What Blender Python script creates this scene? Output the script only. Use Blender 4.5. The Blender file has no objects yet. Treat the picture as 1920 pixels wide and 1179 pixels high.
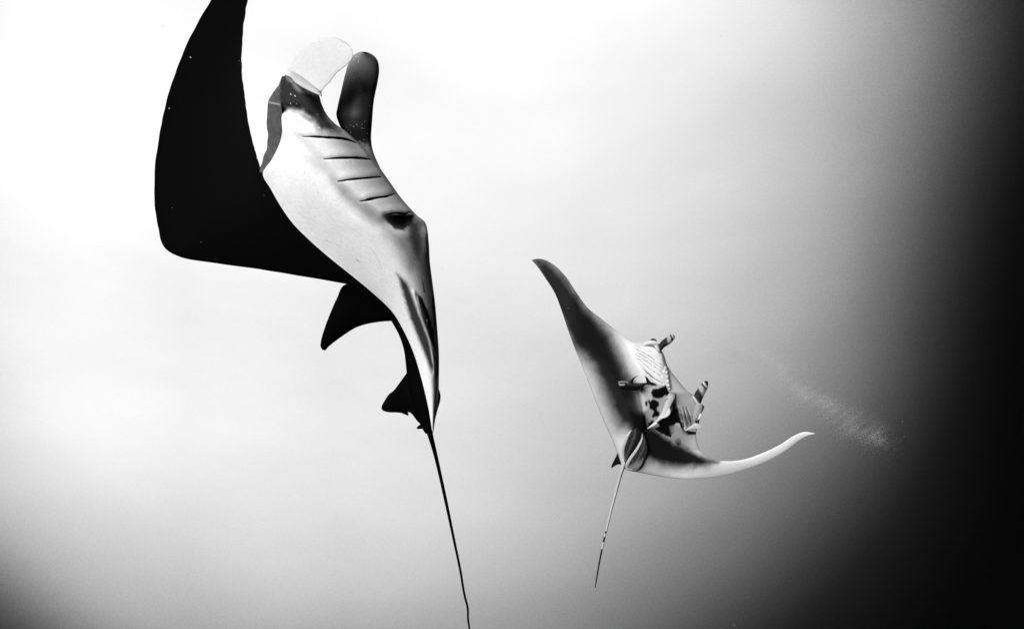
import bpy, bmesh, math, random
import numpy as np
from mathutils import Vector, Matrix, noise
from mathutils.bvhtree import BVHTree
from mathutils.kdtree import KDTree
SOLVER = 'MANIFOLD'

random.seed(7)
rng = np.random.default_rng(7)
SC = bpy.context.scene

# ------------------------------------------------------------------ camera
cam_data = bpy.data.cameras.new('camera')
cam_data.sensor_width = 36.0
cam_data.sensor_fit = 'HORIZONTAL'
cam_data.angle = math.radians(75)
cam_data.clip_start = 0.05
cam_data.clip_end = 2000
cam = bpy.data.objects.new('camera', cam_data)
SC.collection.objects.link(cam)
CAM_LOC = Vector((0, 0, 1.0))
cam.location = CAM_LOC
cam.rotation_euler = (math.radians(90 + 28), 0, 0)        # looking up through the water
SC.camera = cam
CR = cam.rotation_euler.to_matrix()
RGT, UPV, FWD = CR.col[0].copy(), CR.col[1].copy(), -CR.col[2]
FPX = 960 / math.tan(math.radians(37.5))                  # focal length in photo pixels


def cdir(x, y, z):
    """direction given as right / up / forward of the camera -> world"""
    return (RGT * x + UPV * y + FWD * z).normalized()


# ------------------------------------------------------------------ open water all around (world)
GLOW = cdir(-0.1298, 0.1676, 0.9773)                      # where the surface light comes through the water
OPEN = cdir(0.8634, 0.0, 0.5045)                       # open water, dark
DEEP = cdir(-0.3494, -0.8923, 0.2857)                     # the deep below, dark
world = bpy.data.worlds.new('World')
SC.world = world
world.use_nodes = True
nt = world.node_tree
nt.nodes.clear()


def wn(t, **k):
    n = nt.nodes.new(t)
    for a, b in k.items():
        setattr(n, a, b)
    return n


tc = wn('ShaderNodeTexCoord')


def angle_ramp(axis, stops, lo, hi):
    dot = wn('ShaderNodeVectorMath', operation='DOT_PRODUCT')
    nrm = wn('ShaderNodeVectorMath', operation='NORMALIZE')
    nt.links.new(tc.outputs['Generated'], nrm.inputs[0])
    nt.links.new(nrm.outputs['Vector'], dot.inputs[0])
    dot.inputs[1].default_value = axis
    ac = wn('ShaderNodeMath', operation='ARCCOSINE')
    nt.links.new(dot.outputs['Value'], ac.inputs[0])
    mr = wn('ShaderNodeMapRange')
    mr.inputs['From Min'].default_value = math.radians(lo)
    mr.inputs['From Max'].default_value = math.radians(hi)
    nt.links.new(ac.outputs[0], mr.inputs['Value'])
    cr = wn('ShaderNodeValToRGB')
    cr.color_ramp.interpolation = 'LINEAR'
    el = cr.color_ramp.elements
    xs = np.array([q[0] for q in stops], float)
    ys = np.array([q[1] for q in stops], float)
    grid = np.linspace(lo, hi, 721)
    fine = np.interp(grid, xs, ys)
    k = np.exp(-np.linspace(-2, 2, 21) ** 2)                 # about 5 degrees of smoothing
    fine = np.convolve(np.pad(fine, 10, mode='edge'), k / k.sum(), mode='valid')
    pts = np.unique(np.r_[lo, np.linspace(xs[1], xs[-2], 28), hi])
    for i, q in enumerate(pts):
        v = float(np.interp(q, grid, fine)) / 2.0            # the ramp holds values up to 1
        p = (q - lo) / (hi - lo)
        e = el[i] if i < 2 else el.new(p)
        e.position = p
        e.color = (v, v, v, 1)
    nt.links.new(mr.outputs['Result'], cr.inputs['Fac'])
    return cr


A_STOPS = [(0, 1.81), (5.5, 1.803), (12, 1.789), (18.5, 1.69), (25.1, 1.505), (31.6, 1.249), (38.1, .815), (44.6, .241), (51.1, .055), (58, .02), (64, .018), (180, .018)]
B_STOPS = [(0, .2), (16, .20), (22.5, .30), (28.5, .64), (33.5, .775), (44.1, .771), (54.6, .750), (65.2, .771), (75.7, .775), (86.3, .866), (96.8, 1.088), (110, 1.3), (180, 1.3)]
C_STOPS = [(0, .60), (43.4, .86), (52.5, .785), (61.5, .703), (70.6, .667), (79.7, .696), (88.7, .719), (97.8, .794), (106.8, 1.008), (180, 1.05)]
ra = angle_ramp(GLOW, A_STOPS, 0, 180)
rb = angle_ramp(OPEN, B_STOPS, 0, 180)
rc = angle_ramp(DEEP, C_STOPS, 0, 180)
LOWLEFT = cdir(-0.75, -0.62, 0.20)                        # a darker patch of deep water below on the left
rd = angle_ramp(LOWLEFT, [(0, .30), (34, .36), (36.5, .54), (38, .74), (39.5, .93), (41, 1.02), (43, 1.03), (46, 1.0), (180, 1.0)], 0, 180)
mulc = wn('ShaderNodeMath', operation='MULTIPLY')
nt.links.new(rb.outputs['Color'], mulc.inputs[0])
nt.links.new(rc.outputs['Color'], mulc.inputs[1])
mul = wn('ShaderNodeMath', operation='MULTIPLY')
nt.links.new(ra.outputs['Color'], mul.inputs[0])
muld = wn('ShaderNodeMath', operation='MULTIPLY')
nt.links.new(mulc.outputs[0], muld.inputs[0])
nt.links.new(rd.outputs['Color'], muld.inputs[1])
nt.links.new(muld.outputs[0], mul.inputs[1])
mul0 = wn('ShaderNodeMath', operation='MULTIPLY')
nt.links.new(mul.outputs[0], mul0.inputs[0])
mul0.inputs[1].default_value = 2.0 ** 4
mul = mul0
# faint unevenness of the plankton-laden water
nz = wn('ShaderNodeTexNoise')
nz.inputs['Scale'].default_value = 2.6
nz.inputs['Detail'].default_value = 5.0
str_ = wn('ShaderNodeMapping')                            # drawn out into level streaks
str_.inputs['Scale'].default_value = (1.0, 1.0, 3.2)
nt.links.new(tc.outputs['Generated'], str_.inputs['Vector'])
nt.links.new(str_.outputs['Vector'], nz.inputs['Vector'])
nmr = wn('ShaderNodeMapRange')
nmr.inputs['To Min'].default_value = 0.935
nmr.inputs['To Max'].default_value = 1.065
nt.links.new(nz.outputs[0], nmr.inputs['Value'])
mul2 = wn('ShaderNodeMath', operation='MULTIPLY')
nt.links.new(mul.outputs[0], mul2.inputs[0])
# fine suspended matter
nf_ = wn('ShaderNodeTexNoise')
nf_.inputs['Scale'].default_value = 520
nf_.inputs['Detail'].default_value = 1.0
nt.links.new(tc.outputs['Generated'], nf_.inputs['Vector'])
nfr = wn('ShaderNodeMapRange')
nfr.inputs['From Min'].default_value = .2
nfr.inputs['From Max'].default_value = .8
nfr.inputs['To Min'].default_value = -.085
nfr.inputs['To Max'].default_value = .085
nt.links.new(nf_.outputs[0], nfr.inputs['Value'])
ndk = wn('ShaderNodeMath', operation='SUBTRACT', use_clamp=True)   # drowned out where the water is bright
ndk.inputs[0].default_value = 1.08
nt.links.new(mul.outputs[0], ndk.inputs[1])
ngr = wn('ShaderNodeMath', operation='MULTIPLY')
nt.links.new(nfr.outputs['Result'], ngr.inputs[0])
nt.links.new(ndk.outputs[0], ngr.inputs[1])
nmm = wn('ShaderNodeMath', operation='ADD')
nt.links.new(nmr.outputs['Result'], nmm.inputs[0])
nt.links.new(ngr.outputs[0], nmm.inputs[1])
nt.links.new(nmm.outputs[0], mul2.inputs[1])
pw = wn('ShaderNodeMath', operation='POWER')               # perceptual -> linear radiance
nt.links.new(mul2.outputs[0], pw.inputs[0])
pw.inputs[1].default_value = 2.25
bg = wn('ShaderNodeBackground')
nt.links.new(pw.outputs[0], bg.inputs['Color'])
bg.inputs['Strength'].default_value = 1.0
wo = wn('ShaderNodeOutputWorld')
nt.links.new(bg.outputs[0], wo.inputs['Surface'])

# ------------------------------------------------------------------ sun through the surface
sun_data = bpy.data.lights.new('sun', 'SUN')
sun_data.energy = 4.9
sun_data.angle = math.radians(45)
sun = bpy.data.objects.new('sun', sun_data)
SC.collection.objects.link(sun)
TO_SUN = cdir(-0.53, 0.38, -0.76)
sun.rotation_euler = TO_SUN.to_track_quat('Z', 'Y').to_euler()
sun.location = CAM_LOC + TO_SUN * 30

SC.view_settings.view_transform = 'Standard'
SC.view_settings.look = 'None'
SC.view_settings.exposure = 0
SC.view_settings.gamma = 1
SC.view_settings.use_curve_mapping = False


# ------------------------------------------------------------------ helpers
def pw_(px, py, d):
    """arrays of photo pixels and distances along the view axis -> world points (n,3)"""
    px, py, d = np.broadcast_arrays(np.asarray(px, float), np.asarray(py, float), np.asarray(d, float))
    x = (px - 960) / FPX * d
    y = (589.5 - py) / FPX * d
    o = np.array(CAM_LOC)
    return o + x[..., None] * np.array(RGT) + y[..., None] * np.array(UPV) + d[..., None] * np.array(FWD)


def catmull(rows, n):
    """resample rows (k,m) to n rows along a Catmull-Rom spline, spaced by chord length"""
    rows = np.asarray(rows, float)
    k = len(rows)
    ch = np.r_[0, np.cumsum(np.maximum(np.linalg.norm(np.diff(rows[:, :4], axis=0), axis=1), 1e-6) ** 0.75)]
    t = np.linspace(0, ch[-1], n)
    ext = np.vstack([2 * rows[0] - rows[1], rows, 2 * rows[-1] - rows[-2]])
    cx = np.r_[2 * ch[0] - ch[1], ch, 2 * ch[-1] - ch[-2]]
    out = np.empty((n, rows.shape[1]))
    for i, tt in enumerate(t):
        j = min(max(int(np.searchsorted(ch, tt, side='right') - 1), 0), k - 2)
        x0, x1, x2, x3 = cx[j:j + 4]
        p0, p1, p2, p3 = ext[j:j + 4]
        h = x2 - x1
        u = (tt - x1) / h
        m1 = ((p2 - p1) / h - (p2 - p0) / (x2 - x0) + (p1 - p0) / (x1 - x0)) * h
        m2 = ((p3 - p2) / (x3 - x2) - (p3 - p1) / (x3 - x1) + (p2 - p1) / h) * h
        u2, u3 = u * u, u * u * u
        out[i] = (2 * u3 - 3 * u2 + 1) * p1 + (u3 - 2 * u2 + u) * m1 + (-2 * u3 + 3 * u2) * p2 + (u3 - u2) * m2
    return out


def sdf(poly, px, py):
    """signed distance to a polygon, positive inside"""
    poly = np.asarray(poly, float)
    px = np.asarray(px, float)
    py = np.asarray(py, float)
    dmin = np.full(px.shape, 1e9)
    ins = np.zeros(px.shape, bool)
    n = len(poly)
    for i in range(n):
        ax, ay = poly[i]
        bx, by = poly[(i + 1) % n]
        vx, vy = bx - ax, by - ay
        l2 = vx * vx + vy * vy + 1e-12
        t = np.clip(((px - ax) * vx + (py - ay) * vy) / l2, 0, 1)
        dmin = np.minimum(dmin, np.hypot(px - ax - t * vx, py - ay - t * vy))
        c = ((ay > py) != (by > py)) & (px < (bx - ax) * (py - ay) / (by - ay + 1e-12) + ax)
        ins ^= c
    return np.where(ins, dmin, -dmin)


def lnd(pts, px, py):
    """distance to a polyline"""
    dmin = np.full(np.shape(px), 1e9)
    for (ax, ay), (bx, by) in zip(pts[:-1], pts[1:]):
        vx, vy = bx - ax, by - ay
        l2 = vx * vx + vy * vy + 1e-12
        t = np.clip(((px - ax) * vx + (py - ay) * vy) / l2, 0, 1)
        dmin = np.minimum(dmin, np.hypot(px - ax - t * vx, py - ay - t * vy))
    return dmin


def sstep(x, a, b):
    t = np.clip((x - a) / (b - a), 0, 1)
    return t * t * (3 - 2 * t)


def nz2(px, py, s, seed=0.0, octaves=4):
    return np.array([noise.fractal(Vector((x / s, y / s, seed)), 1.0, 2.0, octaves)
                     for x, y in zip(np.ravel(px), np.ravel(py))]).reshape(np.shape(px))


def mix(a, b, f):
    return a + (b - a) * f


def blot(val, to, poly, px, py, w, jit=None, amount=1.0):
    s = sdf(poly, px, py)
    if jit is not None:
        s = s + jit
    return mix(val, to, sstep(s, -w, w) * amount)


class Solid:
    """a closed tube lofted through rows; each row is a chord A-B with a front and a back bulge"""

    def __init__(self):
        self.v, self.f, self.px, self.py, self.front, self.s = [], [], [], [], [], []
        self.nv = 0

    def add(self, V, F, px, py, front, s):
        self.v.append(V)
        self.f += [tuple(i + self.nv for i in q) for q in F]
        self.px.append(px)
        self.py.append(py)
        self.front.append(front)
        self.s.append(s)
        self.nv += len(V)


def loft(rows, nt_, nf, nb, pf=0.75, pb=0.75, relief=None, edge=None, skew=1.0, soften=0):
    """rows: (Ax,Ay,Bx,By,Ad,Bd,bf,bb). Returns verts, faces, px, py, front flag, s."""
    R = catmull(rows, nt_)
    sf = (1 - np.cos(np.linspace(0, math.pi, nf))) / 2
    sb = (1 - np.cos(np.linspace(math.pi, 0, nb + 2)[1:-1])) / 2
    s = np.r_[sf, sb]
    fr = np.r_[np.ones(nf), np.zeros(nb)]
    A = R[:, None, :]
    px = A[..., 0] + (A[..., 2] - A[..., 0]) * s
    py = A[..., 1] + (A[..., 3] - A[..., 1]) * s
    if edge is not None:                                   # slightly ragged rim
        jx, jy = edge
        w = np.abs(2 * s - 1) ** 6
        t = np.linspace(0, 1, nt_)[:, None]
        a = np.array([[noise.noise(Vector((i * jx, (0 if q < .5 else 9.3), 1.7))) for q in s] for i in range(nt_)])
        px = px + a * jy * w
        py = py + a * jy * .5 * w
    d = A[..., 4] + (A[..., 5] - A[..., 4]) * s
    arc = np.sqrt(np.clip(4 * s * (1 - s), 0, 1))
    us = s ** skew
    arf = np.sqrt(np.clip(4 * us * (1 - us), 0, 1))
    bul = np.where(fr > 0, -np.maximum(A[..., 6], 0) * arf ** (2 * pf), np.maximum(A[..., 7], 0) * arc ** (2 * pb))
    d = d + bul
    if soften:                                             # let a corner in the outline fade out towards the middle
        kx = np.arange(-3 * soften, 3 * soften + 1)
        kw = np.exp(-(kx / soften) ** 2 / 2)
        kw /= kw.sum()
        wt = np.where(fr > 0, sstep(np.minimum(s, 1 - s), .004, .10), 0)[None, :]
        for _ in range(2):
            def sm(a):
                p_ = np.pad(a, ((3 * soften, 3 * soften), (0, 0)), mode='reflect', reflect_type='odd')
                return np.stack([np.convolve(p_[:, j], kw, mode='valid') for j in range(a.shape[1])], 1)
            px, py, d = (q + (sm(q) - q) * wt for q in (px, py, d))
    if relief is not None:
        d = d + np.where(fr > 0, relief(px, py), 0) * np.minimum(1, arc * 3)
    V = pw_(px, py, d).reshape(-1, 3)
    m = nf + nb
    F = []
    for i in range(nt_ - 1):
        for j in range(m):
            j2 = (j + 1) % m
            F.append((i * m + j, i * m + j2, (i + 1) * m + j2, (i + 1) * m + j))
    F.append(tuple(range(m))[::-1])
    F.append(tuple((nt_ - 1) * m + j for j in range(m)))
    T = np.repeat(np.linspace(0, 1, nt_), m)
    return V, F, px.ravel(), py.ravel(), np.tile(fr, nt_), np.tile(s, nt_), T


def tube(pts, nt_, nr):
    """pts: (px,py,d,width_px) -> round tapering tube in the scene"""
    R = catmull(np.c_[np.asarray(pts, float)[:, :3], np.asarray(pts, float)[:, 3:]], nt_)
    C = pw_(R[:, 0], R[:, 1], R[:, 2])
    rad = R[:, 3] / 2 * R[:, 2] / FPX
    T = np.gradient(C, axis=0)
    T /= np.linalg.norm(T, axis=1, keepdims=True)
    side = np.cross(T, np.array(FWD))
    side /= np.linalg.norm(side, axis=1, keepdims=True)
    oth = np.cross(T, side)
    ph = np.linspace(0, 2 * math.pi, nr, endpoint=False)
    V = (C[:, None] + rad[:, None, None] * (np.cos(ph)[None, :, None] * side[:, None] + np.sin(ph)[None, :, None] * oth[:, None])).reshape(-1, 3)
    F = []
    for i in range(nt_ - 1):
        for j in range(nr):
            j2 = (j + 1) % nr
            F.append((i * nr + j, i * nr + j2, (i + 1) * nr + j2, (i + 1) * nr + j))
    F.append(tuple(range(nr))[::-1])
    F.append(tuple((nt_ - 1) * nr + j for j in range(nr)))
    return V, F


def link_mesh(name, V, F, mat, parent=None, tone=None, smooth=True):
    me = bpy.data.meshes.new(name)
    me.from_pydata([tuple(map(float, v)) for v in V], [], [tuple(map(int, f)) for f in F])
    if tone is not None:
        a = me.attributes.new('pigment_and_shade', 'FLOAT', 'POINT')
        a.data.foreach_set('value', np.asarray(tone, np.float32))
    me.update()
    bm = bmesh.new()
    bm.from_mesh(me)
    bmesh.ops.recalc_face_normals(bm, faces=bm.faces)
    bm.to_mesh(me)
    bm.free()
    if smooth:
        me.polygons.foreach_set('use_smooth', [True] * len(me.polygons))
    me.materials.append(mat)
    o = bpy.data.objects.new(name, me)
    SC.collection.objects.link(o)
    if parent is not None:
        o.parent = parent
        o.matrix_parent_inverse = Matrix.Translation(-parent.location)
    return o


def empty(name, loc, label, cat):
    e = bpy.data.objects.new(name, None)
    e.location = Vector(loc)
    e.empty_display_size = 0.2
    SC.collection.objects.link(e)
    e['label'] = label
    e['category'] = cat
    e['group'] = {'manta ray': 'manta rays swimming up', 'fish': 'fish clinging to the far manta ray'}[cat]
    return e


def union(objs):
    """merge overlapping solids into one continuous skin"""
    base = objs[0]
    n_all = sum(len(o.data.vertices) for o in objs)
    kd = KDTree(n_all)
    tones = []
    for o in objs:
        for v, q in zip(o.data.vertices, o.data.attributes['pigment_and_shade'].data):
            kd.insert(v.co, len(tones))
            tones.append(q.value)
    kd.balance()
    for o in objs[1:]:
        md = base.modifiers.new('join', 'BOOLEAN')
        md.operation = 'UNION'
        md.solver = SOLVER
        md.object = o
    dg = bpy.context.evaluated_depsgraph_get()
    dg.update()
    me = bpy.data.meshes.new_from_object(base.evaluated_get(dg), depsgraph=dg)
    base.modifiers.clear()
    old = base.data
    base.data = me
    me.name = base.name
    tone = np.array([tones[kd.find(v.co)[1]] for v in me.vertices], np.float32)
    me.attributes['pigment_and_shade'].data.foreach_set('value', tone)
    print('UNION', len(me.vertices), n_all)
    for o in objs[1:]:
        m = o.data
        bpy.data.objects.remove(o)
        bpy.data.meshes.remove(m)
    bpy.data.meshes.remove(old)
    me.polygons.foreach_set('use_smooth', [True] * len(me.polygons))
    return base


# ------------------------------------------------------------------ materials
def skin(name, rough=0.55, spec=0.25, speck=0.0, speck_scale=40.0, bump=0.15, grain=0.06, scale=60.0):
    m = bpy.data.materials.new(name)
    m.use_nodes = True
    t = m.node_tree
    p = t.nodes['Principled BSDF']
    at = t.nodes.new('ShaderNodeAttribute')
    at.attribute_name = 'pigment_and_shade'
    gm = t.nodes.new('ShaderNodeNewGeometry')
    n1 = t.nodes.new('ShaderNodeTexNoise')
    n1.inputs['Scale'].default_value = scale
    n1.inputs['Detail'].default_value = 5
    t.links.new(gm.outputs['Position'], n1.inputs['Vector'])
    mr = t.nodes.new('ShaderNodeMapRange')
    mr.inputs['From Min'].default_value = .25
    mr.inputs['From Max'].default_value = .75
    mr.inputs['To Min'].default_value = 1 - grain
    mr.inputs['To Max'].default_value = 1 + grain
    t.links.new(n1.outputs[0], mr.inputs['Value'])
    mu = t.nodes.new('ShaderNodeMath')
    mu.operation = 'MULTIPLY'
    t.links.new(at.outputs['Fac'], mu.inputs[0])
    t.links.new(mr.outputs['Result'], mu.inputs[1])
    last = mu.outputs[0]
    if speck > 0:
        vo = t.nodes.new('ShaderNodeTexVoronoi')
        vo.inputs['Scale'].default_value = speck_scale
        t.links.new(gm.outputs['Position'], vo.inputs['Vector'])
        n2 = t.nodes.new('ShaderNodeTexNoise')
        n2.inputs['Scale'].default_value = speck_scale * .37
        t.links.new(gm.outputs['Position'], n2.inputs['Vector'])
        th = t.nodes.new('ShaderNodeMapRange')               # only some cells carry a speck, of varied size
        th.inputs['From Min'].default_value = .46
        th.inputs['From Max'].default_value = .68
        th.inputs['To Min'].default_value = 0.0
        th.inputs['To Max'].default_value = .26
        t.links.new(n2.outputs[0], th.inputs['Value'])
        lt = t.nodes.new('ShaderNodeMath')
        lt.operation = 'LESS_THAN'
        t.links.new(vo.outputs['Distance'], lt.inputs[0])
        t.links.new(th.outputs['Result'], lt.inputs[1])
        sc_ = t.nodes.new('ShaderNodeMath')
        sc_.operation = 'MULTIPLY_ADD'
        t.links.new(lt.outputs[0], sc_.inputs[0])
        sc_.inputs[1].default_value = speck
        t.links.new(last, sc_.inputs[2])
        last = sc_.outputs[0]
    cl = t.nodes.new('ShaderNodeMath')
    cl.operation = 'MINIMUM'
    cl.inputs[1].default_value = .88
    t.links.new(last, cl.inputs[0])
    t.links.new(cl.outputs[0], p.inputs['Base Color'])
    p.inputs['Roughness'].default_value = rough
    p.inputs['IOR'].default_value = 1.06                     # wet skin seen in water
    bp = t.nodes.new('ShaderNodeBump')
    bp.inputs['Strength'].default_value = bump
    bp.inputs['Distance'].default_value = .004
    t.links.new(n1.outputs[0], bp.inputs['Height'])
    t.links.new(bp.outputs[0], p.inputs['Normal'])
    return m


SKIN = skin('manta_skin', speck=.0)
FINSKIN = skin('cephalic_fin_skin', speck=.45, speck_scale=60)
FISHSKIN = skin('remora_skin', rough=.4, spec=.35, scale=150)


def plain(name, v, rough=.6, spec=.2):
    m = bpy.data.materials.new(name)
    m.use_nodes = True
    p = m.node_tree.nodes['Principled BSDF']
    tn = m.node_tree.nodes.new('ShaderNodeTexNoise')
    tn.inputs['Scale'].default_value = 90
    r = m.node_tree.nodes.new('ShaderNodeMapRange')
    r.inputs['To Min'].default_value = v * .8
    r.inputs['To Max'].default_value = v * 1.2
    m.node_tree.links.new(tn.outputs[0], r.inputs['Value'])
    m.node_tree.links.new(r.outputs['Result'], p.inputs['Base Color'])
    p.inputs['Roughness'].default_value = rough
    p.inputs['IOR'].default_value = 1.06
    return m


FLAP = skin('thin_fin_skin')                                 # a thin flap that lets some light through
_t = FLAP.node_tree
_p, _o = _t.nodes['Principled BSDF'], _t.nodes['Material Output']
_l, _m = _t.nodes.new('ShaderNodeBsdfTranslucent'), _t.nodes.new('ShaderNodeMixShader')
_l.inputs['Color'].default_value = (.9, .9, .9, 1)
_m.inputs['Fac'].default_value = .12
_t.links.new(_p.outputs[0], _m.inputs[1])
_t.links.new(_l.outputs[0], _m.inputs[2])
_t.links.new(_m.outputs[0], _o.inputs['Surface'])

SLIT = plain('gill_opening', .008, spec=.05)
SPECK = bpy.data.materials.new('plankton_speck')             # milky, lit from every side
SPECK.use_nodes = True
_t = SPECK.node_tree
_t.nodes.clear()
_o, _m = _t.nodes.new('ShaderNodeOutputMaterial'), _t.nodes.new('ShaderNodeMixShader')
_d, _l = _t.nodes.new('ShaderNodeBsdfDiffuse'), _t.nodes.new('ShaderNodeBsdfTranslucent')
_d.inputs['Color'].default_value = _l.inputs['Color'].default_value = (.9, .9, .9, 1)
_t.links.new(_d.outputs[0], _m.inputs[1])
_t.links.new(_l.outputs[0], _m.inputs[2])
_t.links.new(_m.outputs[0], _o.inputs['Surface'])


def bvh_of(o):
    me = o.data
    V = [o.matrix_world @ v.co if False else v.co.copy() for v in me.vertices]
    return BVHTree.FromPolygons(V, [tuple(p.vertices) for p in me.polygons])


def hit(bvh, px, py):
    d = (Vector(pw_(px, py, 1.0)) - CAM_LOC)
    L = d.length
    loc, nrm, i, dist = bvh.ray_cast(CAM_LOC, d.normalized())
    return None if loc is None else dist / L                 # distance along the view axis


def slit(bvh, pts, widths, mat, parent, name='gill_slit', sink=.3, n=26):
    """a narrow lens lying in the skin along a line on the body"""
    P = np.asarray(pts, float)
    R = catmull(np.c_[P, np.zeros((len(P), 2)), np.asarray(widths, float)[:, None]], n)
    ds, ok = [], []
    for x, y in R[:, :2]:
        d = hit(bvh, x, y)
        ds.append(d)
    good = [d for d in ds if d is not None]
    if not good:
        return None
    last = good[0]
    for i in range(n):
        if ds[i] is None:
            ds[i] = last
        last = ds[i]
    ds = np.array(ds)
    w = R[:, 4] + .25 * np.array([noise.noise(Vector((i * .9, len(P), R[0, 0]))) for i in range(n)])
    w = np.maximum(w, .15)
    T = np.gradient(R[:, :2], axis=0)
    T /= np.linalg.norm(T, axis=1, keepdims=True)
    N = np.c_[-T[:, 1], T[:, 0]]
    rows = [(x - nx * ww / 2, y - ny * ww / 2, x + nx * ww / 2, y + ny * ww / 2, d + .001, d + .001, .006, .006)
            for (x, y), (nx, ny), ww, d in zip(R[:, :2], N, w, ds)]
    V, F, *_ = loft(rows, n, 5, 3)
    return link_mesh(name, V, F, mat, parent)


# ================================================================== the body of water
bm = bmesh.new()
bmesh.ops.create_cube(bm, size=1.0)
wm = bpy.data.meshes.new('water')
bm.to_mesh(wm)
bm.free()
water = bpy.data.objects.new('water', wm)
water.scale = (40, 40, 30)
water.location = (0, 8, 4)
SC.collection.objects.link(water)
water['kind'] = 'structure'
wmat = bpy.data.materials.new('sea_water')
wmat.use_nodes = True
wt = wmat.node_tree
wt.nodes.remove(wt.nodes['Principled BSDF'])
pv = wt.nodes.new('ShaderNodeVolumePrincipled')
pv.inputs['Color'].default_value = (.9, .9, .9, 1)
pv.inputs['Density'].default_value = .00025
pv.inputs['Anisotropy'].default_value = .5
wt.links.new(pv.outputs[0], wt.nodes['Material Output'].inputs['Volume'])
wm.materials.append(wmat)

# ================================================================== FIRST MANTA (near, left)
ray1 = empty('manta_ray', pw_(640, 420, 4.3),
             'large manta ray swimming upward with one black wing raised and white belly turned to us', 'manta ray')

B1 = [  # L contour, R contour
    (537, 139, 546, 147), (528, 150, 572, 163), (525, 170, 597, 178), (526, 190, 603, 195), (528, 206, 612, 214),
    (528, 228, 628, 232), (529, 250, 648, 246), (523, 272, 668, 264), (509, 300, 690, 286), (493, 325, 708, 309),
    (508, 355, 730, 340), (527, 388, 752, 371), (550, 420, 779, 401), (582, 452, 798, 419), (620, 485, 804, 455),
    (660, 517, 806, 490), (700, 550, 811, 530), (735, 584, 816, 570), (757, 620, 820, 618), (775, 660, 823, 662),
    (789, 705, 823, 708), (799, 745, 822, 745), (806, 778, 817, 780), (810, 806, 812, 812)]
nB = len(B1)
rows = []
for i, (lx, ly, rx, ry) in enumerate(B1):
    t = i / (nB - 1)
    dm = 3.98 + .62 * t
    bf = float(np.dot(np.exp(-((np.linspace(-4, 4, 17)) / 2) ** 2), np.interp(i + np.linspace(-4, 4, 17), [0, 2, 4, 9, 13, 16, 19, 23], [.03, .09, .12, .22, .24, .17, .09, .012])) / np.exp(-((np.linspace(-4, 4, 17)) / 2) ** 2).sum())
    bb = bf * 1.35
    rows.append((lx, ly, rx, ry, dm, dm + .03, bf, bb))

GILL = [(556, 246), (572, 262), (604, 298), (636, 338), (678, 377), (716, 401), (745, 404), (778, 402), (830, 420), (780, 340), (700, 250), (640, 220)]
SL1 = [[(566, 256), (592, 256), (625, 259), (652, 263), (668, 268)],
       [(606, 298), (640, 296), (670, 297), (695, 299)],
       [(632, 340), (658, 336), (690, 334), (714, 331)],
       [(674, 377), (700, 372), (722, 369), (740, 363)],
       [(720, 403), (738, 399), (760, 400), (766, 398), (773, 399)]]


def relief1(px, py):
    s = sdf(GILL, px, py)
    d = -.034 * sstep(s, -12, 9) + .030 * np.exp(-((s + 20) / 13) ** 2) * sstep(py, 285, 330) * sstep(s, -60, -10)                            # raised gill plates
    for L in SL1:                                            # each plate overlaps the next one
        q = lnd(L, px, py)
        d = d + .006 * np.exp(-(q / 2.2) ** 2)
        below = np.interp(px, [p[0] for p in L], [p[1] for p in L])
        d = d - .004 * np.exp(-((py - below + 9) / 7.0) ** 2) * sstep(px, L[0][0], L[0][0] + 12)
    d = d + .05 * np.exp(-(lnd([(528, 205), (560, 205), (585, 222)], px, py) / 7) ** 2)   # crease behind the head
    d = d - .010 * np.exp(-(lnd([(772, 405), (798, 420), (804, 470)], px, py) / 9) ** 2)   # belly keel
    d = d - .014 * np.exp(-(lnd([(786, 560), (800, 600), (813, 650), (815, 700)], px, py) / 4) ** 2)
    d = d - .012 * np.exp(-(lnd([(776, 548), (788, 590), (806, 640), (815, 690)], px, py) / 3.5) ** 2)
    return d


V, F, px, py, fr, s, T = loft(rows, 230, 120, 60, pf=.85, pb=.7, relief=relief1, skew=1.4, soften=9)
j1 = nz2(px, py, 22.0, 3.1)
j2 = nz2(px, py, 7.0, 8.4)
val = np.full(len(px), .80) + .03 * j1
val = blot(val, .035, [(515, 132), (540, 132), (550, 150), (562, 166), (582, 172), (600, 176), (606, 192), (613, 212), (626, 226), (634, 248), (600, 246), (584, 226), (566, 210), (545, 206), (518, 210)],
           px, py, 11, j2 * 3 + j1 * 3)
val = blot(val, .30, [(592, 172), (615, 205), (640, 232), (622, 236), (606, 206)], px, py, 5, j2 * 3, .6)
val = blot(val, .012, [(718, 404), (735, 401), (776, 402), (770, 422), (757, 432), (741, 430), (727, 417)], px, py, 1.6, j2 * 1.2)
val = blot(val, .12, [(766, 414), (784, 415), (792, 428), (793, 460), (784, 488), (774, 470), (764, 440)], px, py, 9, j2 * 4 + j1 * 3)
val = blot(val, .22, [(622, 335), (650, 358), (682, 386), (720, 410), (745, 436), (768, 440), (782, 500), (768, 510), (740, 455), (690, 412), (640, 368)], px, py, 15, j1 * 6, .72)  # soft shading beside the gill ridge, painted into the skin tone
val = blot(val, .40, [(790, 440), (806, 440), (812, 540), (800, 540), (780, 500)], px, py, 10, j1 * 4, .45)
val = blot(val, .035, [(744, 512), (764, 530), (774, 556), (790, 596), (806, 640), (816, 690), (810, 700), (790, 650), (770, 600), (756, 552)], px, py, 5, j2 * 1.2)
val = blot(val, .022, [(781, 549), (790, 556), (803, 585), (814, 620), (817, 660), (806, 636), (790, 590)], px, py, 1.6, j2 * .8)
val = blot(val, .08, [(815, 536), (830, 560), (830, 720), (820, 700), (818, 640), (809, 575), (810, 555)], px, py, 1.8, j2 * .8)
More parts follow.
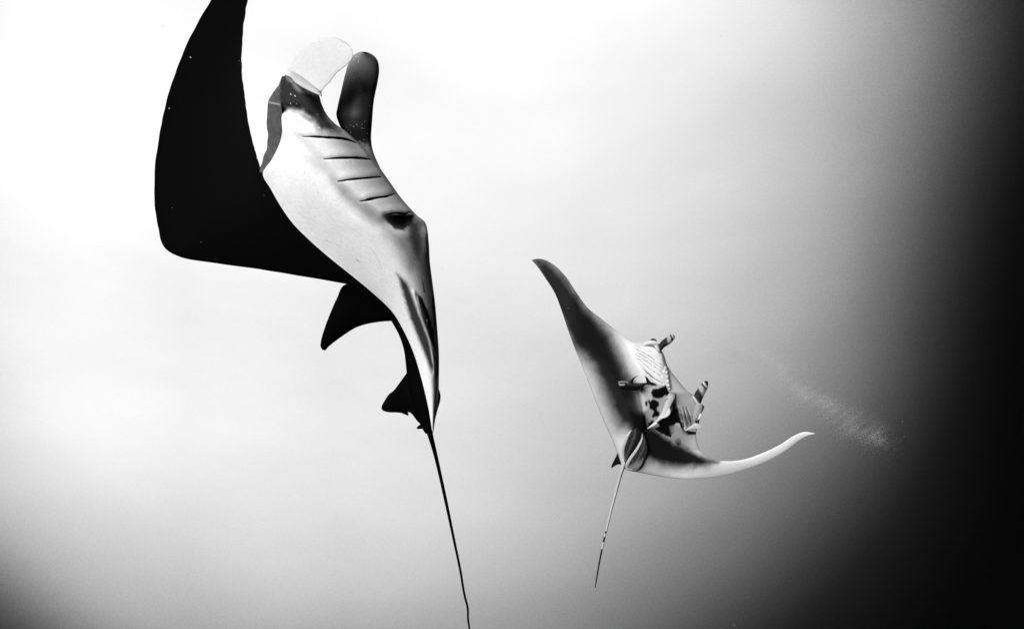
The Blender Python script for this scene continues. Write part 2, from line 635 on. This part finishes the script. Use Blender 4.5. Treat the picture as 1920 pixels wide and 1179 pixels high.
val = mix(val, .42, np.exp(-(lnd([(779, 552), (788, 590), (806, 640), (815, 690), (817, 720)], px, py) / 1.7) ** 2))
val = mix(val, .40, np.exp(-(lnd([(803, 580), (814, 615), (819, 640), (820, 690)], px, py) / 1.4) ** 2))
val = blot(val, .02, [(791, 522), (794, 530), (798, 552), (794, 545)], px, py, 1.2)
for ln_, wd, v_ in (([(690, 496), (706, 513), (727, 537)], .7, .84), ([(668, 486), (674, 491)], 1.0, .25), ([(560, 400), (575, 409), (590, 414)], .6, .60),
                     ([(610, 450), (640, 462)], .6, .58), ([(655, 300), (668, 318), (676, 322)], .6, .62), ([(590, 345), (596, 362)], .7, .60), ([(700, 470), (712, 492), (716, 505)], .6, .5)):
    val = mix(val, v_, np.exp(-(lnd(ln_, px, py) / wd) ** 2) * .8)
for q in range(70):                                          # pale parasites and scars, mostly over the darker skin
    x0, y0 = (rng.uniform(528, 640), rng.uniform(150, 250)) if q < 26 else (rng.uniform(650, 815), rng.uniform(440, 640))
    val = mix(val, .8, np.exp(-(np.hypot(px - x0, py - y0) / rng.uniform(.5, 1.1)) ** 4))
val = val * (1 + .10 * nz2(px, py, 3.0, 12.0, 2) + .05 * nz2(px, py, 40.0, 2.0, 3))
val = np.clip(val, .008, .84)
DARK = .0015
val = np.where(fr > 0, val, DARK)
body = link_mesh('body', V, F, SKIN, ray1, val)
bvh1 = bvh_of(body)

# black flank and back of the tail end, seen past the belly margin
K1 = [(640, 520, 700, 548), (690, 552, 735, 575), (722, 582, 770, 600), (735, 604, 790, 630), (748, 628, 800, 655), (757, 655, 808, 680), (761, 685, 814, 705),
      (764, 715, 816, 735), (770, 745, 816, 765), (780, 775, 814, 790), (790, 800, 812, 806), (797, 812, 809, 816)]
rows = [(ax, ay, bx, by, 4.51 + .014 * i, 4.51 + .014 * i, .035, .10 - .006 * i) for i, (ax, ay, bx, by) in enumerate(K1)]
V, F, *_ = loft(rows, 50, 22, 22)
# keep the flank behind the belly skin
flank = link_mesh('flank', V, F, SKIN, ray1, np.full(len(V), DARK))

W1 = [(540, 350, 690, 540), (491, 322, 641, 531), (487, 311, 560, 517), (483, 298, 480, 504), (478, 281, 400, 493), (473, 262, 338, 482), (468, 240, 309, 465),
      (463, 212, 296, 425), (459, 182, 289, 368), (455, 150, 292, 300), (453, 112, 303, 230), (455, 70, 321, 160), (459, 32, 348, 88),
      (466, -5, 390, 10), (482, -60, 436, -62), (501, -118, 499, -121)]
nW = len(W1)
rows = [(ax, ay, bx, by, 4.45 + .022 * i, 4.50 + .045 * i, np.interp(i, [0, 1, 5, 15], [.06, .06, .05, .012]), np.interp(i, [0, 1, 5, 15], [.12, .09, .05, .012]))
        for i, (ax, ay, bx, by) in enumerate(W1)]
V, F, *_ = loft(rows, 150, 40, 40, edge=(.30, 1.3))
wing = link_mesh('wing', V, F, SKIN, ray1, np.full(len(V), DARK))

X1 = [(715, 545, 775, 640), (680, 530, 752, 606), (646, 534, 735, 602), (632, 558, 700, 605), (618, 590, 668, 614), (609, 614, 642, 630), (602, 638, 622, 645), (601, 650, 615, 651), (605, 656, 610, 657)]
rows = [(ax, ay, bx, by, 4.62 + .05 * i, 4.62 + .05 * i, .05 - .005 * i, .05 - .005 * i) for i, (ax, ay, bx, by) in enumerate(X1)]
V, F, *_ = loft(rows, 60, 24, 24)
far = link_mesh('far_wing', V, F, SKIN, ray1, np.full(len(V), DARK))

H1 = [(530, 142, 541, 150), (521, 160, 540, 168), (511, 177, 545, 185), (502, 196, 545, 205), (500, 222, 545, 230), (502, 250, 542, 252), (501, 272, 536, 280), (493, 297, 520, 305), (489, 314, 505, 322), (488, 323, 496, 327)]
rows = [(ax, ay, bx, by, 4.16 + .014 * i, 4.12 + .014 * i, .03, .06) for i, (ax, ay, bx, by) in enumerate(H1)]
V, F, px, py, fr, s, T = loft(rows, 70, 24, 20, edge=(.14, 2.4))
val = .05 + .02 * nz2(px, py, 9, 2.2)
val = mix(val, .2, np.exp(-(lnd([(500, 192), (524, 196)], px, py) / 1.5) ** 2))
val = val * 1.6 * (1 - .75 * sstep(s, .45, .95) * sstep(py, 220, 270))
jaw = link_mesh('head_side', V, F, SKIN, ray1, np.clip(val, .02, .3))

V, F = tube([(797, 775, 4.68, 8), (802, 797, 4.69, 13), (808, 820, 4.72, 10), (815, 846, 4.78, 7.8), (823, 880, 4.84, 6.6), (833, 925, 4.9, 6.2), (843, 972, 4.95, 5.4), (853, 1020, 5.0, 4.8),
             (863, 1068, 5.05, 4.4), (871, 1115, 5.1, 4.2), (877, 1140, 5.13, 4.0), (877.5, 1158, 5.15, 3.8), (880, 1177, 5.17, 3.4), (883, 1205, 5.2, 2.4)], 120, 10)
tail = link_mesh('tail', V, F, SKIN, ray1, np.full(len(V), DARK))
body = union([body, flank, wing, far, jaw, tail])

D1 = [(776, 680, 800, 800), (761, 701, 785, 792), (748, 719, 768, 773), (738, 732, 755, 774), (729, 739, 742, 773), (721, 751, 733, 773), (716, 760, 725, 772), (715, 766, 718.5, 770)]
rows = [(ax, ay, bx, by, 4.69 + .02 * i, 4.69 + .02 * i, .028 - .003 * i, .028 - .003 * i) for i, (ax, ay, bx, by) in enumerate(D1)]
V, F, *_ = loft(rows, 40, 18, 18)
link_mesh('dorsal_fin', V, F, SKIN, ray1, np.full(len(V), DARK))
# small free lobes at the fin base and the tail base
V, F = tube([(752, 768, 4.82, 10), (760, 773, 4.82, 8), (764.5, 777, 4.82, 4), (765.5, 779, 4.82, 1)], 14, 8)
link_mesh('fin_lobe', V, F, SKIN, ray1, np.full(len(V), DARK))
V, F = tube([(796, 798, 4.8, 12), (788, 800, 4.8, 8), (783.5, 802, 4.8, 5), (782, 803.5, 4.8, 1.5)], 14, 8)
link_mesh('fin_lobe', V, F, SKIN, ray1, np.full(len(V), DARK))
P1 = [(812, 728, 822, 726), (815, 740, 826, 740), (814, 752, 825.5, 750), (812, 768, 820, 770), (810, 785, 815, 790), (807, 808, 811.5, 806), (804, 815, 809, 817)]
rows = [(ax, ay, bx, by, 4.66 + .02 * i, 4.66 + .02 * i, .02, .02) for i, (ax, ay, bx, by) in enumerate(P1)]
V, F, *_ = loft(rows, 36, 12, 12)
link_mesh('pelvic_fin', V, F, SKIN, ray1, np.full(len(V), DARK))

# cephalic fins
C1 = [(536, 142, 604, 182), (540, 128, 603, 172), (547, 113, 617, 156), (561, 96, 632, 137), (582, 81, 648, 124), (606, 72, 658, 114), (628, 71, 662, 105), (645, 78, 661, 96), (656, 87, 659, 91)]
rows = [(ax, ay, bx, by, 4.06 - .012 * i, 4.00 - .012 * i, .011, .02) for i, (ax, ay, bx, by) in enumerate(C1)]
V, F, px, py, fr, s, T = loft(rows, 80, 34, 24, pf=.3, pb=.4, edge=(.3, .7))
val = np.full(len(px), .70) + .02 * nz2(px, py, 12, 5)
val = mix(val, .05, np.exp(-(np.hypot(px - 602, py - 176) / 5) ** 2))
link_mesh('cephalic_fin', V, F, FLAP, ray1, np.clip(val, .03, .8))['label'] = 'pale unfurled cephalic fin arching over the head'
# fold where the pale fin joins the head
FD = [(535, 138, 537, 142), (544, 133, 545, 146), (560, 141, 553, 155), (576, 153, 569, 166), (590, 163, 585, 174), (600, 172, 598, 179), (604, 178, 603, 181)]
rows = [(ax, ay, bx, by, 3.985, 3.955, .022, .03) for ax, ay, bx, by in FD]
V, F, px, py, fr, s, T = loft(rows, 40, 16, 10, pf=.35, pb=.5)
link_mesh('fin_fold', V, F, FLAP, ray1, np.clip(.74 - .5 * sstep(s, .75, 1.0) * sstep(T, .3, .6), .05, .8))
C2 = [(650, 268, 720, 330), (640, 243, 700, 285), (631, 219, 696, 262), (633, 200, 698, 225), (640, 170, 701, 190), (647, 140, 708, 155), (655, 116, 711, 130), (663, 104, 708, 114), (673, 98, 700, 104), (680, 97, 690, 98.5)]
rows = [(ax, ay, bx, by, 4.28 - .012 * i, 4.34 - .012 * i, .06, .05) for i, (ax, ay, bx, by) in enumerate(C2)]
V, F, px, py, fr, s, T = loft(rows, 110, 44, 24, pf=.5)
jj = nz2(px, py, 26, 1.2)
val = .022 + .26 * sstep(py, 250, 95) + .035 * np.clip(jj, 0, 1)
val = mix(val, .32, np.exp(-(lnd([(664, 210), (672, 175), (680, 140)], px, py) / 9) ** 2) * (.6 + .6 * jj))
val = mix(val, .55, sstep(s, .93, .97) * sstep(py, 190, 150))
val = mix(val, .6, sstep(py + 8 * nz2(px, py, 4, 3), 262, 282))
link_mesh('cephalic_fin', V, F, FINSKIN, ray1, np.clip(val, .012, .75))['label'] = 'dark finger-shaped cephalic fin with white specks'

for L, w in zip(SL1, ([.6, 3, 4, 3.2, .6], [.8, 3.2, 3.6, 1.0], [.8, 3.4, 3.6, .8], [1, 4.2, 3.2, .7], [.8, 2.0, 2.6, 2.0, .6])):
    slit(bvh1, L, [q * 1.9 for q in w], SLIT, ray1)

# ================================================================== SECOND MANTA (farther, right)
ray2 = empty('manta_ray', pw_(1240, 760, 8.5),
             'smaller manta ray with wings spread wide, spotted belly and fish clinging to it', 'manta ray')
B2 = [(997, 487, 998, 489), (1012, 485, 1007, 499), (1035, 494, 1023, 522), (1058, 515, 1040, 549), (1080, 547, 1053, 582), (1102, 577, 1065, 618),
      (1128, 598, 1079, 656), (1155, 619, 1094, 692), (1172, 631, 1106, 722), (1187, 641, 1120, 760), (1204, 643, 1135, 795), (1225, 647, 1148, 824),
      (1243, 661, 1158, 850), (1252, 686, 1165, 870), (1270, 711, 1170, 878), (1286, 730, 1181, 882), (1303, 744, 1196, 885), (1313, 765, 1217, 889), (1311, 790, 1246, 894),
      (1305, 815, 1276, 897), (1312, 843, 1306, 897), (1330, 858, 1336, 895), (1362, 864, 1367, 889), (1396, 860.5, 1402, 878.5), (1432, 848, 1439, 864),
      (1464, 832.5, 1471, 846), (1489, 816.5, 1496, 827), (1508, 809.5, 1512, 817.5), (1528, 812, 1528.5, 813)]
rows = []
for i, (ax, ay, bx, by) in enumerate(B2):
    dep = np.interp(i, [0, 5, 10, 14, 18, 22, 28], [9.3, 8.9, 8.6, 8.5, 8.5, 8.35, 7.9])
    dl = np.interp(i, [0, 8, 14, 20, 28], [0, .05, .35, .1, .0])
    bf = np.interp(i, [0, 4, 8, 10, 13, 16, 19, 22, 28], [.006, .03, .08, .20, .34, .24, .07, .026, .005])
    rows.append((ax, ay, bx, by, dep, dep + dl, bf, bf * .7))
SL2 = [[(1192, 655), (1212, 664), (1230, 676), (1246, 687)], [(1193, 659), (1212, 670), (1230, 682), (1245, 692)], [(1197, 668), (1215, 679), (1232, 690), (1243, 696)],
       [(1199, 675), (1215, 688), (1230, 699), (1240, 705)], [(1208, 694), (1218, 702), (1230, 712), (1243, 720)]]
SL3 = [[(1275, 766), (1280, 785), (1283, 800)], [(1281, 764), (1286, 782), (1290, 797)], [(1287, 764), (1292, 778), (1296, 792)]]
GL2 = [(1190, 650), (1225, 645), (1244, 664), (1252, 700), (1256, 728), (1240, 722), (1209, 696), (1196, 672)]


def relief2(px, py):
    d = -.06 * sstep(sdf(GL2, px, py), -5, 5)
    for L in SL2:
        d = d + .03 * np.exp(-(lnd(L, px, py) / 1.3) ** 2)
    for L in SL3:
        d = d + .03 * np.exp(-(lnd(L, px, py) / 1.3) ** 2)
    d = d - .03 * np.exp(-(lnd([(1249, 676), (1252, 700), (1256, 728)], px, py) / 2.5) ** 2) * (1 + .8 * np.sin(py * .75))
    d = d + .04 * np.exp(-(lnd([(1199, 735), (1206, 770), (1214, 800)], px, py) / 3) ** 2)
    return d


V, F, px, py, fr, s, T = loft(rows, 620, 170, 40, pf=.6, pb=.6, relief=relief2)
j1 = nz2(px, py, 16.0, 4.7)
j2 = nz2(px, py, 4.5, 6.1)
val = np.full(len(px), .70) + .05 * j1
# charcoal skin plus painted-in shade banding the raised wing, pale trailing margin
val = np.full(len(px), .72) + .02 * j1
val = blot(val, .018, [(980, 465), (1030, 478), (1072, 516), (1106, 572), (1138, 612), (1156, 648), (1172, 685), (1186, 715), (1196, 735), (1206, 770), (1213, 802), (1190, 812), (1158, 806), (1139, 770), (1122, 728), (1105, 690), (1088, 672), (1068, 655), (1040, 600), (1000, 520)],
           px, py, 24, j1 * 3 + j2 * 1)
val = blot(val, .005, [(1072, 560), (1108, 590), (1140, 625), (1160, 662), (1180, 705), (1195, 738), (1203, 772), (1210, 800), (1196, 800), (1165, 735), (1120, 670), (1085, 640)], px, py, 14, j1 * 4, .8)
val = blot(val, .66, [(1185, 672), (1215, 690), (1216, 722), (1200, 726), (1206, 765), (1214, 798), (1222, 800), (1250, 740), (1240, 690), (1205, 660)], px, py, 1.8, j2)
val = blot(val, .84, [(1170, 636), (1190, 641), (1222, 646), (1245, 664), (1252, 700), (1256, 728), (1240, 722), (1209, 700), (1196, 690), (1182, 664)], px, py, 4, j2)
val = blot(val, .34, [(1199, 730), (1206, 732), (1215, 800), (1226, 806), (1262, 760), (1262, 735), (1240, 728), (1212, 722)], px, py, 3, j2, .8)
# black blotches on the belly
SP = [[(1221, 735), (1224, 729), (1233, 728), (1240, 726), (1248, 722), (1256, 738), (1253, 742), (1246, 741), (1240, 746), (1231, 747), (1224, 745)],
      [(1214, 750), (1217, 749), (1219, 752), (1222, 750), (1224, 748), (1229, 749), (1231, 751), (1235, 753), (1236, 760), (1232, 764), (1231, 768), (1236, 772), (1237, 778), (1233, 782), (1228, 781), (1224, 784), (1222, 779), (1226, 772), (1223, 768), (1218, 766), (1217, 758)],
      [(1209.5, 754), (1211, 751.5), (1213.5, 753), (1214, 759), (1212, 761.5), (1210, 760)],
      [(1215, 792), (1219, 791), (1222, 787), (1226, 789), (1225, 793), (1220, 797), (1216, 800), (1215, 797)],
      [(1230, 787), (1234, 784), (1250, 780), (1259, 770), (1262, 757), (1268, 748), (1269, 757), (1273, 770), (1278, 790), (1284, 806), (1300, 808), (1306, 810), (1304, 815), (1290, 816), (1280, 812), (1274, 794), (1268, 793), (1263, 799), (1264, 810), (1258, 820), (1250, 818), (1240, 812), (1226, 804), (1236, 798)],
      [(1268, 822), (1273, 819), (1277, 824), (1278, 833), (1270, 834), (1266, 828)]]
for P in SP:
    val = blot(val, .004, P, px, py, 1.0, j2 * .8)
# right hand side of belly and mouth, painted grey as shade where it turns away
val = blot(val, .33, [(1262, 735), (1290, 735), (1325, 750), (1316, 800), (1300, 806), (1285, 800), (1272, 765)], px, py, 6, j1 * 3, .75)
val = blot(val, .12, [(1274, 775), (1298, 780), (1302, 800), (1286, 806)], px, py, 5, j2 * 2, .7)
val = blot(val, .30, [(1256, 800), (1270, 795), (1290, 815), (1312, 815), (1312, 845), (1290, 842), (1262, 826)], px, py, 3, j2, .8)
# black inner half of the low wing, fading outwards
val = blot(val, .003, [(1200, 806), (1222, 800), (1250, 818), (1262, 828), (1282, 837), (1302, 846), (1325, 858), (1345, 866), (1320, 873), (1290, 874), (1262, 872), (1235, 868), (1214, 858), (1196, 826)], px, py, 9, j1 * 3 + j2 * 1)
val = blot(val, .015, [(1205, 800), (1262, 826), (1320, 852), (1350, 862), (1330, 880), (1270, 884), (1210, 872)], px, py, 12, j1 * 5, .55)
val = blot(val, .86, [(1395, 850), (1440, 840), (1500, 800), (1540, 800), (1540, 830), (1400, 900)], px, py, 22)
# thin dark margin of the disc
val = mix(val, .05, sstep(s, .992, .9985) * sstep(px, 1080, 1100) * sstep(px, 1330, 1300) * .8)
val = blot(val, .004, [(1184, 776), (1212, 772), (1222, 806), (1206, 818), (1182, 814)], px, py, 7, j1 * 3)
val = np.clip(val, .003, .86)
val = np.where(fr > 0, val, .004)
body2 = link_mesh('body', V, F, SKIN, ray2, val)
bvh2 = bvh_of(body2)
V, F = tube([(1174, 852, 8.70, 9), (1170, 868, 8.72, 9), (1166.5, 880, 8.74, 6.8), (1161.5, 897, 8.8, 5.8), (1155.5, 920, 8.86, 5.2), (1148, 948, 8.93, 4.5), (1140, 980, 9.0, 3.9), (1132, 1014, 9.08, 3.4), (1125, 1048, 9.15, 3.0), (1119, 1082, 9.22, 2.5), (1116, 1101, 9.26, 1.6)], 130, 12)
tt = np.repeat(np.linspace(0, 1, 130), 12)
gz = V.reshape(130, 12, 3)
out = ((gz - gz.mean(axis=1, keepdims=True)) @ np.array(RGT)).ravel()
tone = np.where(out < .0, .55, .01)
tn = np.array([noise.noise(Vector((q * 37, 0, 4.4))) + .5 * noise.noise(Vector((q * 90, 3, 1.1))) for q in tt])
tone = np.where((tt > .55) & (tt < .70) & (tn < -.2), .02, tone)
tone = np.where(tt >= .72, .006, tone)
tail2 = link_mesh('tail', V, F, SKIN, ray2, tone)
body2 = union([body2, tail2])

# pelvic fins
for rws, rim in (([(1185, 802, 1197, 801), (1175, 814, 1204, 813), (1169, 828, 1201, 826), (1166, 840, 1193, 840), (1167, 852, 1184, 853), (1170, 863, 1177, 864), (1172, 869, 1174, 869)], 0),
                 ([(1204, 808, 1208, 813), (1201.5, 823, 1215, 838), (1191, 842, 1214, 852), (1180, 857, 1209, 863), (1173, 869, 1204, 874), (1172, 877, 1197, 881), (1177, 882, 1190, 883)], 1)):
    rr = []
    for i, (ax, ay, bx, by) in enumerate(rws):
        d = (hit(bvh2, (ax + bx) / 2, (ay + by) / 2) or 8.6) - .02 - .05 * rim
        ea = min(d + .015, (hit(bvh2, ax, ay) or d) - .02 - .05 * rim)
        eb = min(d + .015, (hit(bvh2, bx, by) or d) - .02 - .05 * rim)
        rr.append((ax, ay, bx, by, ea, eb, .03, .06))
    V, F, px, py, fr, s, T = loft(rr, 60, 30, 16, pf=.5)
    jn = nz2(px, py, 5, 3.3 + rim)
    val = .028 + .04 * jn + .02 * np.sin(s * 26 + 3 * jn)
    val = mix(val, .10, np.exp(-((s - .5 - .1 * T) / .10) ** 2) * .8)
    if rim:
        val = mix(val, .34, sstep(T + .35 * (s - .5) + .04 * jn, .62, .86))
        val = mix(val, .004, np.maximum(sstep(s, .86, .93), sstep(T, .955, .975)))
    else:
        val = mix(val, .006, sstep(s, .62, .85))
        val = mix(val, .15, sstep(T, .6, .9) * sstep(s, .6, .3))
    val = mix(val, .58, sstep(s, .22, .13) * sstep(T, 0, .12) * sstep(T, .96, .85))
    val = mix(val, .006, sstep(T, .10, .0))
    link_mesh('pelvic_fin', V, F, SKIN, ray2, np.clip(val, .015, .7))
# dorsal fin
D2 = [(1158, 846, 1176, 872), (1156, 853, 1166, 871), (1152, 861, 1160, 870), (1148, 869, 1153, 873), (1145.5, 875.5, 1147.5, 877)]
rows = [(ax, ay, bx, by, 8.9, 8.9, .02, .02) for ax, ay, bx, by in D2]
V, F, *_ = loft(rows, 24, 12, 12)
link_mesh('dorsal_fin', V, F, SKIN, ray2, np.full(len(V), .008))
# cephalic fins
def ceph(rows_, bands, base, d0, dstep, label, flip=False):
    rr = [(ax, ay, bx, by, d0 + dstep * i, d0 + dstep * i, .04, .04) for i, (ax, ay, bx, by) in enumerate(rows_)]
    V, F, px, py, fr, s, T = loft(rr, 60, 24, 14)
    jn = nz2(px, py, 4, 1.1)
    val = np.full(len(px), .03) + .02 * jn
    for c, w, v in bands:
        val = mix(val, v, np.exp(-((T + .12 * (s - .5) - c) / w) ** 4))
    val = mix(val, .6, sstep(T, base + .06, base - .04))
    o = link_mesh('cephalic_fin', V, F, SKIN, ray2, np.clip(val, .012, .85))
    o['label'] = label


ceph([(1226, 648, 1236, 664), (1234, 645, 1239, 659), (1240, 639.5, 1246, 651), (1247, 634, 1254, 646), (1253, 629.5, 1260, 641), (1257, 627, 1265, 634), (1261, 626.3, 1265, 629)],
     [(.68, .10, .45), (.90, .035, .8)], .12, 8.45, -.01, 'upper cephalic fin, dark with a pale tip band')
V, F = tube([(1206, 646, 8.5, 6), (1214, 643, 8.46, 8), (1224, 642, 8.44, 8), (1234, 643, 8.44, 6), (1241, 641, 8.44, 3)], 30, 12)
link_mesh('fin_fold', V, F, SKIN, ray2, np.full(len(V), .78))
V, F = tube([(1219, 641, 8.62, 3), (1223, 637, 8.62, 5), (1228, 637.5, 8.62, 4), (1232, 641, 8.62, 2)], 16, 10)
link_mesh('eye', V, F, SKIN, ray2, np.full(len(V), .05))
ceph([(1297, 742, 1312, 768), (1301, 741, 1314, 757), (1304, 735, 1317, 748), (1308.5, 728, 1321, 739), (1313, 721, 1326, 729), (1319, 715.5, 1328, 720), (1324, 713.5, 1327.5, 715)],
     [(.58, .11, .45), (.80, .035, .85)], .12, 8.42, -.01, 'lower cephalic fin, black with a thin white band')

for L in SL2:
    slit(bvh2, L, [.4, 1.1, .9, .3] if L is not SL2[-1] else [1.2, 3.2, 1.4, .3], SLIT if L is SL2[-1] else plain('gill_line', .10), ray2, n=16)
for L in SL3:
    slit(bvh2, L, [.6, 2.0, .7], SLIT, ray2, n=14)


# ================================================================== fish riding along
def fish(name, label, body_rows, d0, d1, bulge, tone_fn, fins, group=None):
    c = pw_((body_rows[0][0] + body_rows[-1][2]) / 2, (body_rows[0][1] + body_rows[-1][3]) / 2, d0)
    e = empty(name, c, label, 'fish')
    n = len(body_rows)
    rr = []
    for i, (ax, ay, bx, by) in enumerate(body_rows):
        d = d0 + (d1 - d0) * i / (n - 1)
        w = math.hypot(bx - ax, by - ay) / 2 * d / FPX
        rr.append((ax, ay, bx, by, d, d, w * bulge * .75, w * bulge * .75))
    V, F, px, py, fr, s, T = loft(rr, 48, 20, 14, pf=.5, pb=.5)
    link_mesh('body', V, F, FISHSKIN, e, np.clip(tone_fn(px, py, s, T), .008, .85))
    for nm, rows_, d, th, v in fins:
        rr = [(ax, ay, bx, by, d, d, th, th) for ax, ay, bx, by in rows_]
        V, F, *_ = loft(rr, 24, 9, 7)
        link_mesh(nm, V, F, FISHSKIN, e, np.full(len(V), v))
    return e


DF = (hit(bvh2, 1185, 725) or 8.5) - .16
fish('remora', 'small dark fish with forked tail under the raised wing of the far manta',
     [(1158.5, 717, 1159.5, 719), (1161, 714.3, 1161, 722), (1166, 713.8, 1163.5, 728), (1175, 714.6, 1173, 731), (1184, 717, 1184, 731.8), (1195, 717.8, 1196, 731.5), (1204, 717.5, 1204, 728), (1211, 717, 1210, 722), (1217, 716.5, 1217, 720.5)],
     DF, DF + .03, .8,
     lambda px, py, s, T: mix(mix(.006 + .06 * sstep(s, .5, .15), .62, np.exp(-(lnd([(1160, 720), (1165, 721.5), (1170, 720.5)], px, py) / 1.1) ** 2)),
                              .35, np.exp(-(lnd([(1160, 716.5), (1168, 714.5), (1178, 715.5)], px, py) / 1.2) ** 2)),
     [('dorsal_fin', [(1179, 716, 1188, 722), (1182, 713, 1187, 719), (1186, 709, 1188, 713), (1191, 705.5, 1191.5, 707.5), (1197, 703.6, 1197.2, 704.2)], DF - .05, .008, .012),
      ('tail_fin', [(1208, 702.5, 1209, 703.5), (1210, 707, 1214, 708), (1211.5, 713, 1219, 714.5), (1213, 718.5, 1222, 716.5), (1217, 720.8, 1226, 717.5), (1225, 722, 1230, 720), (1233, 721.8, 1233.5, 722)], DF + .02, .008, .010),
      ('pelvic_fin', [(1171, 729, 1180, 729), (1172.5, 733, 1178, 734), (1174, 738, 1176, 738.5), (1175.2, 741.5, 1176, 741.6)], DF, .008, .010),
      ('anal_fin', [(1199, 729, 1207, 726), (1201, 733, 1205, 732.5), (1203, 736, 1204.5, 736)], DF, .008, .010),
      ('ventral_fin', [(1203, 729, 1205, 731.5), (1207, 730.8, 1207, 733), (1212, 732, 1212, 732.6)], DF, .006, .010)])

DG = (hit(bvh2, 1248, 770) or 8.4) - .10
fish('remora', 'pale slender fish lying diagonally across the black belly blotches of the far manta',
     [(1259, 735, 1266, 736.5), (1254, 737.5, 1268.5, 742), (1251, 743, 1267, 749), (1248, 752, 1262.5, 757), (1244.5, 763, 1258, 767), (1240.5, 773, 1254, 778), (1235.5, 781, 1246, 783.5), (1230, 788, 1236, 789.5), (1224, 794, 1229, 794.8), (1219, 799, 1223, 798.5)],
     DG, DG + .05, .8,
     lambda px, py, s, T: mix(.56 + .12 * sstep(T, .2, .8) - .30 * sstep(T, .16, .02) + .05 * nz2(px, py, 3, 2), .02, sstep(s, .70, .86) * sstep(T, .85, .7)),
     [('tail_fin', [(1230, 790, 1233, 794), (1225, 793.5, 1229.5, 797), (1219, 798.5, 1222, 800.5), (1213.5, 803, 1214.5, 803.8)], DG - .02, .008, .85),
      ('pectoral_fin', [(1253, 767, 1256, 765), (1251, 772, 1257.5, 770.5), (1248, 777, 1256.5, 776), (1241, 781.5, 1250, 782), (1237, 783.5, 1240, 785)], DG - .04, .008, .84),
      ('dorsal_fin', [(1250, 744, 1252, 747), (1246.5, 745.5, 1248, 748), (1244, 749, 1244.6, 750)], DG - .02, .006, .55)])

DH = (hit(bvh2, 1300, 775) or 8.4) - .12
fish('remora', 'grey fish with crescent tail hanging below the lower head fin of the far manta',
     [(1307, 755.5, 1314, 755.5), (1303.5, 760, 1317.5, 760), (1301, 768, 1316.5, 770), (1299.5, 778, 1312, 780), (1299.5, 786, 1308.5, 787), (1300.5, 792, 1306, 792.5), (1301, 796, 1306, 796)],
     DH, DH + .04, .8,
     lambda px, py, s, T: mix(.40 + .08 * nz2(px, py, 3, 1), .05, sstep(T, .62, .85) * sstep(s, .25, .6)),
     [('tail_fin', [(1284.8, 806.5, 1286, 808), (1290, 802, 1293, 805.5), (1297, 797, 1300, 804), (1303, 792.8, 1305, 803.8), (1309, 794, 1310, 804), (1313.5, 797.5, 1313, 803.5), (1315.3, 801.5, 1315.3, 802.5)], DH - .02, .008, .60),
      ('pectoral_fin', [(1314.5, 768, 1318, 758.5), (1315.5, 770, 1320, 761), (1315.5, 773, 1319.6, 766), (1315, 774.5, 1316.5, 772)], DH + .02, .01, .012),
      ('pelvic_fin', [(1312, 776, 1315, 774), (1310.5, 780, 1316.8, 779), (1309, 784, 1313, 784), (1307.5, 787, 1308.5, 787.5)], DH - .02, .008, .75)])


# ================================================================== drifting particles
def specks(name, P, R, label, cat, mat):
    oct_v = np.array([(1, 0, 0), (-1, 0, 0), (0, 1, 0), (0, -1, 0), (0, 0, 1), (0, 0, -1)], float)
    oct_f = np.array([(0, 2, 4), (2, 1, 4), (1, 3, 4), (3, 0, 4), (2, 0, 5), (1, 2, 5), (3, 1, 5), (0, 3, 5)])
    n = len(P)
    V = (P[:, None] + oct_v[None] * R[:, None, None]).reshape(-1, 3)
    F = (oct_f[None] + 6 * np.arange(n)[:, None, None]).reshape(-1, 3)
    me = bpy.data.meshes.new(name)
    me.vertices.add(len(V))
    me.vertices.foreach_set('co', V.ravel())
    me.loops.add(F.size)
    me.loops.foreach_set('vertex_index', F.ravel().astype(np.int32))
    me.polygons.add(len(F))
    me.polygons.foreach_set('loop_start', np.arange(0, F.size, 3, dtype=np.int32))
    me.update(calc_edges=True)
    me.validate()
    me.materials.append(mat)
    o = bpy.data.objects.new(name, me)
    SC.collection.objects.link(o)
    o['kind'] = 'stuff'
    o['label'] = label
    o['category'] = cat
    return o


path = np.array([(1360, 655, 18), (1400, 668, 20), (1440, 682, 18), (1480, 712, 17), (1520, 748, 22), (1560, 772, 24), (1600, 795, 24), (1640, 815, 20), (1660, 838, 18)], float)
n = 170000
u = rng.beta(.95, 1.5, n) * (len(path) - 1)
i0 = np.minimum(u.astype(int), len(path) - 2)
fq = (u - i0)[:, None]
c = path[i0] * (1 - fq) + path[i0 + 1] * fq
g = rng.normal(size=(n, 3))
strand = np.where(rng.random(n) < .35, .45, 1.0)            # a denser core inside a loose cloud
px = c[:, 0] + g[:, 0] * c[:, 2] * .95 * strand
py = c[:, 1] + g[:, 1] * c[:, 2] * .75 * strand + 5 * np.sin(u * 2.3)
wav = np.sin(px * .11 + py * .05) + np.sin(px * .047 - py * .13 + 1.3) + .8 * np.sin(px * .23 + py * .31)
keep = rng.random(n) < np.clip(.55 + .15 * wav, .08, 1)
px, py, g = px[keep], py[keep], g[keep]
n = len(px)
d = 10.5 + g[:, 2] * .35
R = .00105 * np.exp(rng.normal(size=n) * .35)
big = rng.random(n) < .0008
R[big] *= 4.5
specks('bubble_trail', pw_(px, py, d), R, 'faint drifting trail of tiny bubbles right of the far manta', 'bubbles', SPECK)
n = 240
rng = np.random.default_rng(21)
specks('drifting_plankton', pw_(rng.uniform(-300, 1450, n), rng.uniform(-100, 1300, n), rng.uniform(2.6, 9, n)), .0016 * np.exp(rng.normal(size=n) * .45),
       'tiny pale plankton specks scattered through the open water', 'plankton', SPECK)
SC.render.dither_intensity = 1.6
